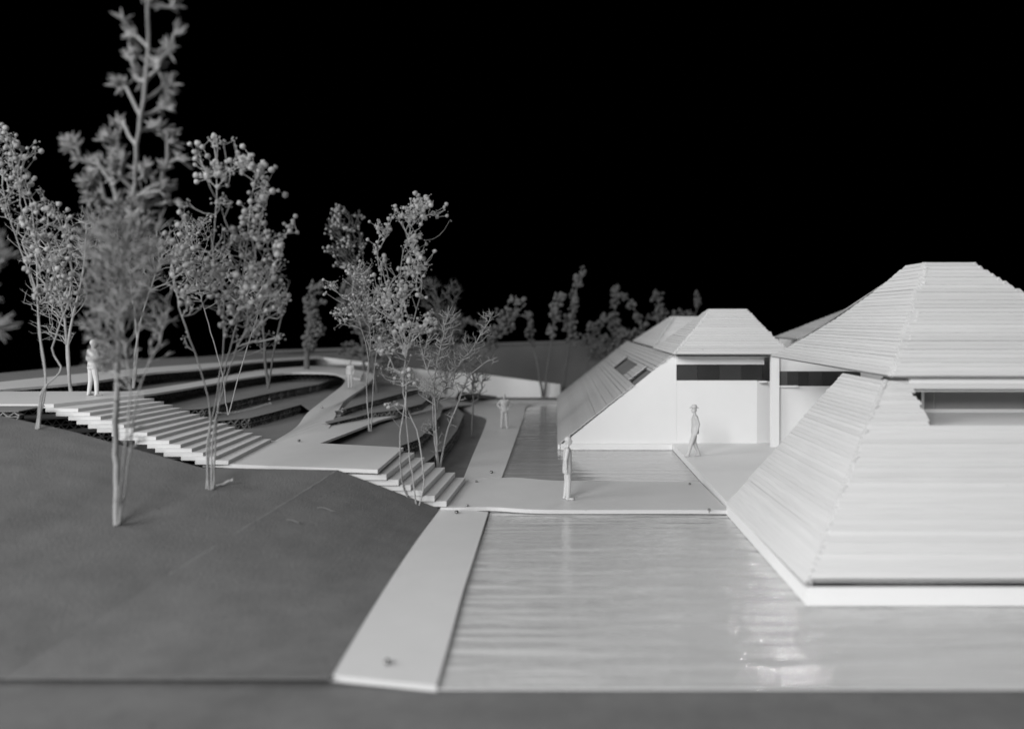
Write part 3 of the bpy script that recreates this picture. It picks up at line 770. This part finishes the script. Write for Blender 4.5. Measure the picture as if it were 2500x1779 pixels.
def tree(name, D, basepx, stems, blobs, label, cat="tree", group=None, style="twig", n=300, tip_r=.012, trunk_r=.05, m=None,
         bud_r=.07, seed=1, bf=.22, pw=.42, lump_r=.1, depth=1.0, step=.2, spike_l=.16, spikes=3, bow=.10, bud_n=None, shell=.0):
    """a dried-plant tree; stems and blobs are given as they show from the camera, then set in depth at distance D"""
    rng = np.random.default_rng(seed)
    base_p = WD(basepx[0], basepx[1], D)
    root = thing(name, base_p, label, cat, group)
    tr = []
    for s in stems:
        pts = []
        for i, q in enumerate(s):
            d = q[2] if len(q) > 2 else D + (0 if i == 0 else rng.normal(0, .12))
            pts.append(WD(q[0], q[1], d))
        pts = smooth_line(pts, max(4, len(pts)*3)); tr.append([np.array(p) for p in pts])
    wts = np.array([b[2]*b[3]*(b[4] if len(b) > 4 else 1) for b in blobs], float); wts /= wts.sum()
    att = []; real = []
    q_ = 4 if style == "bud" else 1
    fill = int(n*2.0) if style == "bud" else 0
    for k in range(n//q_ + fill):
        b = blobs[rng.choice(len(blobs), p=wts)]; d0 = (b[5] if len(b) > 5 else D) + (rng.normal(0, .5) if style == "bud" else 0)
        v = rng.normal(0, 1, 3); v /= np.linalg.norm(v); rad = (shell + (1-shell)*rng.random()**.5)
        px = b[0] + v[0]*rad*b[2]; py = b[1] + v[2]*rad*b[3]
        d = d0 + v[1]*rad*min(b[2], 140)*D/F*depth
        c = np.array(WD(px, py, d)); isb = k < n//q_
        for kk in range(q_ if isb else 1):
            att.append(c + (rng.normal(0, bud_r*2.0, 3) if style == "bud" and isb else 0)); real.append(isb)
    A, par, tips, order = grow(tr, np.array(att), bf, step, bow, rng)
    btips = [t for t, a in zip(tips, order) if real[a]]
    cnt = np.zeros(len(A)); 
    for t in tips: cnt[t] = 1
    for i in range(len(A)-1, -1, -1):
        if par[i] >= 0: cnt[par[i]] += max(cnt[i], 0)
    hh = (A[:, 2]-A[0, 2])/(A[:, 2].max()-A[0, 2]); tmax = trunk_r*(1 - .68*np.clip(hh, 0, 1))
    r = np.minimum(tmax, tip_r*np.maximum(cnt, 1)**pw)
    m = m or M_STEM
    isbig = r > tmax*.7
    for i in range(len(A)):
        if par[i] >= 0 and not isbig[par[i]]: isbig[i] = False
    big = [i for i in range(len(A)) if isbig[i]]; small = [i for i in range(len(A)) if not isbig[i]]
    rid = np.zeros(len(A), int)
    for i in range(len(A)): rid[i] = i if par[i] < 0 else rid[par[i]]
    for q in sorted(set(rid[i] for i in big)):
        tm = tubes(A, par, r, [i for i in big if rid[i] == q], 6)
        if len(tm.v): np_obj("trunk" if len(stems) == 1 else "stem", tm.v, tm.f, m, root)
    cm = tubes(A, par, r, small, 4); V = [np.asarray(cm.v)] if len(cm.v) else []; Fc = list(cm.f); nv = len(cm.v)
    if style == "twig":
        for t in tips:
            p = A[t]; d = A[t]-A[par[t]]; d /= np.linalg.norm(d) + 1e-9
            for s in range(spikes):
                q = d*.8 + rng.normal(0, .55, 3) + np.array([0, 0, .25]); q /= np.linalg.norm(q); L = spike_l*rng.uniform(.5, 1.3)
                u = np.cross(q, [.3, .8, .2]); u /= np.linalg.norm(u); w2 = np.cross(q, u); rr = tip_r*1.0
                V.append(np.array([p + u*rr, p - u*rr*.5 + w2*rr*.87, p - u*rr*.5 - w2*rr*.87, p + q*L]))
                Fc += [(nv, nv+1, nv+3), (nv+1, nv+2, nv+3), (nv+2, nv, nv+3)]; nv += 4
    if style == "frond":
        for t in tips:
            p = A[t]; d = A[t]-A[par[t]]; d /= np.linalg.norm(d) + 1e-9
            for s in range(spikes):
                q = d*1.0 + rng.normal(0, .45, 3) + np.array([0, 0, .2]); q /= np.linalg.norm(q); L = spike_l*rng.uniform(.6, 1.3)
                u = np.cross(q, [.3, .8, .2]); u /= np.linalg.norm(u); w2 = np.cross(q, u); rr = tip_r*1.35
                ring = lambda c, k: [c + (u*math.cos(g) + w2*math.sin(g))*k for g in (0, 1.571, 3.142, 4.712)]
                V.append(np.array(ring(p, rr*.6) + ring(p + q*L*.6, rr*1.25) + ring(p + q*L, rr*.35)))
                for o in (0, 4):
                    for j in range(4): Fc.append((nv+o+j, nv+o+(j+1) % 4, nv+o+4+(j+1) % 4, nv+o+4+j))
                nv += 12
    if style == "lump":
        for t in tips:
            s = lump_r*rng.uniform(.5, 1.2); sq = rng.uniform(.6, 1.2, 3)
            vv = ICO_V*s*sq*(1 + rng.normal(0, .16, (len(ICO_V), 1))) + A[t]
            V.append(vv); Fc += [tuple(i+nv for i in f) for f in ICO_F]; nv += len(ICO_V)
    if style == "bud":
        bs = set(btips)
        for t in tips:
            if t in bs: continue
            for _ in range(2):
                sz = bud_r*rng.uniform(.18, .42); c = A[t] + rng.normal(0, bud_r*.7, 3)
                V.append(ICO_V[:]*sz + c); Fc += [tuple(i+nv for i in f) for f in ICO_F]; nv += len(ICO_V)
    if V: np_obj("crown", np.concatenate(V), Fc, m, root, style != "lump")
    if style == "bud":
        sel = btips
        for t in sel[:bud_n or 300]:
            me = BUDS[rng.integers(5)]; s = bud_r*rng.uniform(.6, 1.15)
            b = bpy.data.objects.new("bud", me); COL.objects.link(b); b.parent = root
            d = Vector(A[t]-A[par[t]]); b.rotation_mode = 'QUATERNION'
            b.rotation_quaternion = d.to_track_quat('Z', 'Y'); b.scale = (s, s, s)
            b.location = Vector(A[t]) - base_p
    return root

GB = "dried flower trees with round buds"; GF = "fine twig trees"; GL = "blurred leafy sprig trees at the back"
# near feathery tree
N1 = 13.6
tree("feathery_tree", on_hill(285, 1282).y, (285, 1282),
     [[(285, 1282), (284, 1100), (284, 960), (290, 800), (305, 640, 15.4), (325, 480, 14.8), (332, 380, 14.2), (344, 270, 13.8), (360, 130, 13.4), (362, 20, 13.0), (365, -90, 12.6)]],
     [(x, y, rx, ry, wt, 13.2 + max(0, y)*.0038) for x, y, rx, ry, wt in
      ((305, 45, 12, 10, 2), (322, 90, 16, 10, 2), (330, 145, 16, 16, 1.6), (300, 205, 16, 12, 2.2), (345, 190, 20, 16, 1), (297, 305, 14, 14, 2), (268, 340, 20, 14, 2.2), (412, 12, 18, 14, 2.2), (425, 78, 12, 8, 2), (408, 125, 16, 14, 2),
       (385, 160, 12, 12, 1.6), (402, 205, 18, 18, 2), (405, 262, 18, 18, 2), (390, 310, 16, 14, 1.6), (415, 338, 16, 14, 2), (435, 392, 26, 14, 2), (400, 405, 20, 14, 1.4), (172, 355, 22, 16, 3), (195, 385, 16, 12, 2), (235, 400, 30, 14, 1.8),
       (285, 385, 26, 22, 1.4), (225, 445, 26, 14, 2), (285, 430, 30, 24, 1.4), (350, 420, 26, 22, 1.2), (390, 460, 36, 18, 2), (410, 490, 24, 10, 1.6), (235, 485, 24, 10, 1.8), (330, 490, 60, 26, 1.2), (362, -40, 40, 40, 1))],
     "tall near feathery tree with a spiky spire running out of the top of the frame", style="frond", group=None, n=320, tip_r=.0125, trunk_r=.062, m=M_NEAR, seed=3,
     spike_l=.18, spikes=5, step=.2, bf=.25, depth=.8, bow=.06)
mass = [(240, 870, 34, 60, .8), (245, 800, 40, 50, .9), (300, 560, 110, 70), (285, 660, 105, 90), (270, 760, 90, 80), (330, 720, 80, 90), (270, 850, 60, 50), (400, 770, 30, 60, .7), (385, 840, 30, 50, .5), (310, 900, 40, 60, .4), (250, 600, 60, 70), (350, 610, 70, 80), (330, 1050, 30, 60, .25)]
tree("fern_sprig", 15.0, (291, 1278), [[(291, 1278, 15.9), (300, 1120), (318, 960), (300, 800), (295, 640), (310, 520)], [(293, 1275, 15.8), (322, 1080), (345, 930), (395, 820), (420, 700)]],
     mass, "soft blurred ferny sprig wrapped around the lower trunk of the tall near tree", "plant", None, "frond", 800, .006, .02, M_NEAR, seed=5, spike_l=.16, spikes=4, step=.25, bf=.3, depth=.9)

tree("bud_tree", on_hill(512, 1195).y, (512, 1195),
     [[(510, 1195), (505, 1100), (528, 970), (548, 830), (540, 700), (520, 620), (528, 500), (530, 400)],
      [(516, 1195), (520, 1060), (560, 900), (592, 820), (640, 720), (670, 640)],
      [(504, 1193), (512, 1000), (475, 860), (440, 760), (425, 690)],
      [(520, 1193), (535, 960), (575, 800), (600, 620), (612, 500), (625, 420)]],
     [(530, 345, 22, 24, 2.2), (572, 344, 10, 8, 3), (484, 375, 12, 28, 2.5), (530, 415, 50, 26, 2.0), (590, 400, 30, 24, 2.2), (630, 415, 26, 30, 2), (545, 490, 26, 20, 2), (636, 480, 26, 34, 2), (620, 530, 40, 36, 1.6),
      (712, 556, 14, 8, 2.5), (665, 590, 40, 30, 1.6), (640, 650, 60, 50, 1.1), (672, 720, 46, 60, 1.1), (560, 580, 50, 40, 1), (455, 500, 12, 16, 2), (450, 545, 34, 26, 1.6), (440, 620, 46, 50, 1.3), (520, 650, 60, 60, 1), (575, 720, 80, 70, 1), (470, 700, 60, 60, 1.1), (600, 790, 60, 40, .8), (640, 830, 50, 30, .9), (690, 745, 14, 30, 1.6), (680, 830, 10, 14, 2), (450, 830, 14, 20, 1.5), (670, 985, 12, 8, 1.2)],
     "tall round budded tree on the gray hill in front of the long stairs", group=GB, style="bud", n=300, tip_r=.0062, trunk_r=.022, bud_r=.064, seed=11, bf=.3, step=.2, bow=.13)
tree("bud_tree", on_hill(92, 1048).y, (92, 1048),
     [[(88, 1047), (100, 960), (112, 930), (98, 840), (85, 700), (45, 600), (12, 490), (5, 400)], [(96, 1045), (108, 950), (150, 900), (128, 850), (165, 740), (175, 640), (140, 530)], [(92, 1047), (112, 930), (95, 800), (90, 640), (75, 500), (40, 400)]],
     [(-20, 330, 30, 40), (25, 340, 26, 18, 2.5), (20, 400, 40, 40, 1.6), (88, 358, 6, 6, 3), (50, 450, 44, 40, 1.6), (100, 460, 12, 16, 2), (20, 500, 40, 50, 1.2), (126, 515, 36, 22, 2.2), (150, 560, 36, 36, 1.6), (100, 560, 40, 40), (70, 540, 40, 40), (130, 640, 50, 60, 1.1), (165, 620, 20, 30, 1.5), (170, 720, 24, 40), (80, 620, 40, 60, .7), (120, 720, 40, 40, .7)],
     "round budded tree at the left edge, rooted at the corner of the gray hill", group=GB, style="bud", n=200, tip_r=.0062, trunk_r=.024, bud_r=.06, seed=12, bf=.3, bow=.13)
tree("bud_tree", 20.85, (1016, 1240),
     [[(1012, 1240), (985, 1190), (976, 1080), (992, 950), (988, 820), (976, 680), (1000, 560), (1030, 510)], [(1018, 1240), (1000, 1110), (990, 1000), (990, 870), (960, 760), (930, 640)], [(1022, 1238), (1034, 1170), (1020, 1060), (985, 960), (1000, 820), (1030, 700), (1010, 600)]],
     [(1030, 496, 34, 18, 2.4), (1086, 513, 5, 5, 3), (1058, 520, 14, 12, 2), (1000, 520, 40, 26, 1.8), (965, 525, 22, 18, 2), (925, 552, 10, 16, 3), (945, 560, 12, 16, 2.4), (920, 605, 14, 30, 1.6), (1010, 590, 36, 40, 1.4), (1015, 640, 36, 40, 1.4), (990, 690, 46, 40, 1), (935, 650, 24, 24, 1.4), (950, 730, 60, 40, 1), (990, 790, 60, 50, 1), (1050, 780, 22, 26, 1.4), (1045, 810, 14, 14, 1.6), (960, 840, 60, 40, .8), (940, 900, 24, 14, 1.4), (985, 920, 44, 20, 1.2), (1036, 945, 14, 14, 1.4), (962, 985, 10, 12, 2), (1095, 540, 5, 5, .5)],
     "round budded tree with bent stems at the foot of the short stairs", group=GB, style="bud", n=270, tip_r=.006, trunk_r=.022, bud_r=.055, seed=13, bf=.3, bow=.12)
tree("bud_tree", 29.5, (902, 1052),
     [[(903, 1053), (894, 950), (900, 880), (880, 790), (850, 720)], [(906, 1053), (912, 930), (922, 850), (950, 760), (950, 680)], [(900, 1053), (896, 920), (905, 830), (890, 720), (880, 650)]],
     [(803, 702, 20, 12, 2.2), (797, 692, 8, 6, 3), (815, 690, 14, 6, 3), (832, 765, 26, 16, 2), (822, 797, 10, 6, 3), (820, 765, 8, 6, 2), (870, 690, 46, 40, 1), (900, 740, 50, 60, 1), (950, 730, 50, 50, .8), (880, 650, 40, 20, 1.2), (860, 760, 40, 40, .8), (930, 800, 60, 50, .7)],
     "slender round budded tree growing beside the branching path in the middle", group=GB, style="bud", n=200, tip_r=.006, trunk_r=.022, bud_r=.05, seed=14, bf=.3, bow=.10)
tree("bud_tree", 38.5, (922, 967),
     [[(922, 968), (910, 880), (890, 740), (870, 650), (850, 570)], [(920, 968), (905, 850), (895, 700), (882, 600), (875, 560)]],
     [(825, 515, 24, 18, 2.2), (815, 550, 22, 30, 1.6), (850, 560, 34, 40, 1.3), (840, 600, 34, 30, 1.2), (872, 525, 8, 20, 2), (880, 590, 10, 30, 1.2), (803, 612, 8, 6, 2.5), (850, 640, 30, 20)],
     "darker round budded tree reaching up behind the middle of the terraces", group=GB, style="bud", n=130, tip_r=.011, trunk_r=.034, bud_r=.062, seed=15, m=M_FAR, bf=.3)
tree("bud_tree", 27.0, (556, 1012),
     [[(556, 1012), (540, 900), (500, 760), (470, 640)], [(558, 1012), (600, 860), (640, 740)]],
     [(470, 560, 50, 40, 1.4), (500, 540, 30, 20, 1.6), (455, 610, 50, 40, 1.2), (520, 640, 70, 50), (600, 700, 70, 70, .8), (480, 690, 60, 50, .8)],
     "small budded tree standing between the long stairs and the corrugated terraces", group=GB, style="bud", n=190, tip_r=.007, trunk_r=.022, bud_r=.045, seed=16, bf=.28)

tree("twig_tree", 29, (174, 955), [[(174, 955), (165, 880), (158, 780), (130, 660), (110, 560)], [(172, 955), (168, 820), (200, 680), (210, 560)]],
     [(130, 720, 80, 70), (100, 620, 60, 80), (60, 560, 50, 50), (205, 530, 40, 26, 1.6), (195, 600, 50, 60), (130, 800, 70, 40, .7), (160, 690, 60, 90)],
     "fine twig tree behind the upper platform near the left edge", group=GF, style="twig", n=620, tip_r=.006, trunk_r=.055, m=M_FINE, seed=21, spike_l=.13, spikes=3, step=.3)
tree("twig_tree", 31, (325, 947), [[(325, 947), (332, 850), (350, 760), (390, 640)], [(326, 947), (335, 840), (320, 700), (300, 560)]],
     [(390, 640, 60, 80), (330, 620, 80, 90), (410, 580, 40, 50), (280, 600, 60, 60), (600, 560, 5, 5, .1)],
     "fine twig tree mostly hidden behind the tall feathery tree", group=GF, style="twig", n=520, tip_r=.006, trunk_r=.05, m=M_FINE, seed=22, spike_l=.13, spikes=3, step=.3)
tree("twig_tree", 36, (655, 948), [[(655, 948), (645, 860), (640, 780), (600, 690)], [(655, 948), (670, 850), (690, 760)]],
     [(620, 720, 60, 80), (660, 700, 50, 80), (590, 600, 60, 60, .6)],
     "fine twig tree on the terrace behind the round budded tree", group=GF, style="twig", n=400, tip_r=.009, trunk_r=.07, m=M_FAR, seed=23, spike_l=.16, spikes=3, step=.3)
tree("twig_tree", 27.2, (1070, 1146), [[(1070, 1146), (1058, 1030), (1062, 920), (1080, 830), (1096, 745)], [(1072, 1146), (1064, 1000), (1100, 920), (1150, 855), (1190, 790), (1205, 762)], [(1068, 1146), (1060, 960), (1035, 880), (1025, 820)], [(1074, 1146), (1090, 1060), (1120, 980), (1145, 920), (1185, 885), (1215, 872)]],
     [(1096, 775, 30, 34, 1.4), (1090, 820, 36, 36, 1.2), (1040, 850, 34, 36, 1.1), (1075, 880, 50, 40), (1140, 850, 46, 36), (1185, 800, 22, 26, 1.2), (1195, 770, 26, 12, 1.5), (1205, 880, 18, 10, 1.6), (1060, 940, 60, 40, .8), (1110, 920, 46, 34, .7), (1046, 1040, 24, 18, .9), (1108, 1020, 16, 26, .7), (1140, 960, 24, 30, .5), (1070, 1080, 24, 40, .4)],
     "bare fine twig tree spreading right above the far end of the short stairs", group=GF, style="twig", n=640, tip_r=.0085, trunk_r=.042, m=M_STEM, seed=24, spike_l=.15, spikes=3, step=.2, bf=.2)
tree("twig_tree", 35, (1153, 1079), [[(1153, 1079), (1155, 980), (1156, 880)]], [(1160, 930, 34, 46), (1160, 870, 40, 40), (1185, 915, 24, 20, .6), (1140, 880, 30, 30)],
     "thin single stemmed twig tree standing next to the far path edge", group=GF, style="twig", n=260, tip_r=.009, trunk_r=.045, m=M_FAR, seed=25, spike_l=.15, spikes=3, step=.3)

def far(D, b, stems, blobs, label, n, lr=.13, seed=1, st="lump", cat="tree", tr=.06, tp=.02, m=M_FAR):
    tree("sprig_tree", D, b, stems, blobs, label, cat, GL, st, n, tp, tr, m, seed=seed, lump_r=lr, step=.35, spike_l=.3, spikes=4, depth=.8)
far(44, (1088, 962), [[(1088, 962), (1085, 860), (1075, 760), (1060, 700)], [(1088, 962), (1100, 840), (1105, 740)]], [(1050, 695, 22, 22, 1.3), (1105, 715, 22, 30, 1.2), (1070, 750, 46, 46), (1095, 810, 46, 60), (1100, 880, 40, 40, .7)],
    "dark spiky tree behind the bare twig tree in the middle distance", 420, seed=31, st="twig", tp=.014)
far(47, (1150, 962), [[(1150, 962), (1175, 880), (1215, 820), (1262, 745)]], [(1264, 735, 22, 16, 1.6), (1240, 765, 34, 22, 1.4), (1225, 800, 34, 26), (1200, 830, 30, 30), (1150, 785, 40, 16), (1120, 800, 20, 20, .6)],
    "dark leafy tree leaning right in front of the backing board", 190, .15, seed=32)
far(46, (752, 938), [[(748, 938), (750, 860), (758, 760), (762, 700)]], [(765, 705, 24, 20, 1.2), (760, 750, 22, 40), (768, 800, 28, 40), (755, 840, 20, 26), (790, 735, 8, 6, 2)],
    "dark column shaped tree on the loop path terrace left of centre", 210, .15, seed=33, tr=.2)
far(47, (890, 925), [[(890, 925), (885, 840), (875, 720), (880, 660)]], [(880, 680, 34, 34), (860, 730, 34, 50), (890, 780, 40, 60), (840, 720, 14, 26), (910, 860, 40, 40, .8), (850, 850, 30, 24, .8)],
    "dark dense bushy tree behind the middle round budded trees", 330, .17, seed=34, tr=.1)
far(43, (955, 930), [[(955, 930), (952, 860), (950, 800)]], [(955, 880, 34, 46), (945, 830, 34, 40)], "dark evergreen bush beside the curved path in the middle", 320, seed=46, st="twig", tp=.014, cat="bush")
far(51.8, (1326, 969), [[(1325, 969), (1314, 900), (1300, 840), (1290, 780)], [(1328, 969), (1338, 890), (1350, 810), (1362, 730)]], [(1290, 770, 14, 12, 1.5), (1292, 800, 15, 26), (1300, 835, 12, 16, .7), (1368, 722, 14, 12, 1.4), (1355, 760, 18, 34), (1348, 810, 14, 22)],
    "forked sprig tree standing in front of the low white wall", 150, .15, seed=35, tr=.09)
far(54, (1372, 960), [[(1372, 960), (1386, 870), (1394, 780), (1408, 700), (1420, 655)]], [(1422, 662, 8, 12, 2), (1410, 690, 12, 20, 1.4), (1400, 735, 14, 30), (1392, 790, 18, 34), (1400, 825, 20, 20, .7)],
    "tallest slim sprig tree behind the right end of the white wall", 150, .15, seed=36, tr=.08)
far(56, (1440, 925), [[(1440, 925), (1433, 880), (1440, 830), (1455, 795)]], [(1455, 800, 24, 18), (1440, 830, 22, 16), (1470, 825, 20, 14, .6)], "short round topped sprig tree left of the second house roof", 110, .15, seed=37)
far(57, (1500, 885), [[(1500, 885), (1500, 800), (1502, 700)]], [(1503, 705, 10, 14, 1.4), (1502, 740, 14, 30), (1500, 785, 18, 26), (1474, 775, 12, 10), (1510, 810, 20, 16)], "upright sprig tree rising just left of the second house roof", 130, .15, seed=38)
far(57, (1576, 868), [[(1576, 868), (1572, 815), (1550, 755), (1524, 718)]], [(1524, 722, 12, 10, 1.4), (1540, 745, 12, 14), (1558, 772, 14, 16), (1572, 800, 14, 20), (1576, 840, 14, 18)], "curved sprig tree bending left above the second house roof", 110, .14, seed=39)
far(58, (1630, 868), [[(1630, 868), (1620, 800), (1606, 720)], [(1630, 868), (1665, 790), (1700, 760), (1705, 715)]], [(1604, 722, 18, 15, 1.3), (1612, 755, 20, 18, 1.2), (1600, 775, 30, 16), (1660, 768, 40, 14), (1703, 735, 9, 26, 1.5), (1640, 800, 50, 22)],
    "wide bushy sprig tree above the third roof", 210, .15, seed=40)
far(56.5, (1535, 868), [[(1535, 868), (1535, 800)]], [(1535, 820, 44, 20), (1500, 840, 30, 18), (1560, 845, 30, 16)], "low dark bush behind the edge of the second house roof", 150, .15, seed=41, cat="bush")
far(56, (1480, 905), [[(1480, 905), (1478, 850)]], [(1490, 860, 30, 22), (1455, 862, 24, 20)], "low bush squeezed between backing board and roof slope", 110, .14, seed=42, cat="bush")
tree("feathery_tree", 13.5, (-190, 1330), [[(-190, 1330), (-170, 1100), (-120, 850), (-60, 660)], [(-190, 1330), (-160, 1000), (-40, 800)]],
     [(-40, 640, 60, 60), (-60, 580, 60, 60), (5, 605, 26, 30, 1.4), (-20, 800, 30, 14, 1.4), (-100, 720, 80, 80)],
     "blurred gray foliage poking in at the left edge of the frame", "tree", None, "frond", 90, .013, .06, M_NEAR, seed=51, spike_l=.25, spikes=4, step=.3)

# ------------------------------------------------------------------ small debris
tw = on_hill(545, 1188)
t_o = obj("twig_scrap", MB().tube([tw + Vector((-.16, -.02, .03)), tw + Vector((0, 0, .06)), tw + Vector((.10, .04, .12)), tw + Vector((.2, .05, .13))], [.02, .03, .035, .02], 6).ball(tw + Vector((.19, .05, .14)), .05, 1), M_STEM, None, True)
tag(t_o, "pale broken twig lying on the hill beside the budded tree", "twig")
for px, py, s, lab in ((775, 1240, 1, "curled pale fibre on the right face of the hill"), (700, 1270, .7, "small pale fibre lower on the hill near the fold line")):
    # lies on the right-hand facet
    a, b, c = fc, apex, er[1]; nn = (b-a).cross(c-a)
    eye = Vector((0, 0, EYE)); ray = WD(px, py, 1) - eye; t = (a-eye).dot(nn)/ray.dot(nn); p = eye + ray*t
    pts = []
    for k in range(7):
        q = p + Vector((.07*k*s, .05*math.sin(k*.9)*s, 0)); q.z = a.z - (nn.x*(q.x-a.x) + nn.y*(q.y-a.y))/nn.z + .012; pts.append(q)
    f_o = obj("fibre_scrap", MB().tube(pts, .008, 5), M_TERR, None, True); tag(f_o, lab, "fibre", "loose fibres on the hill")
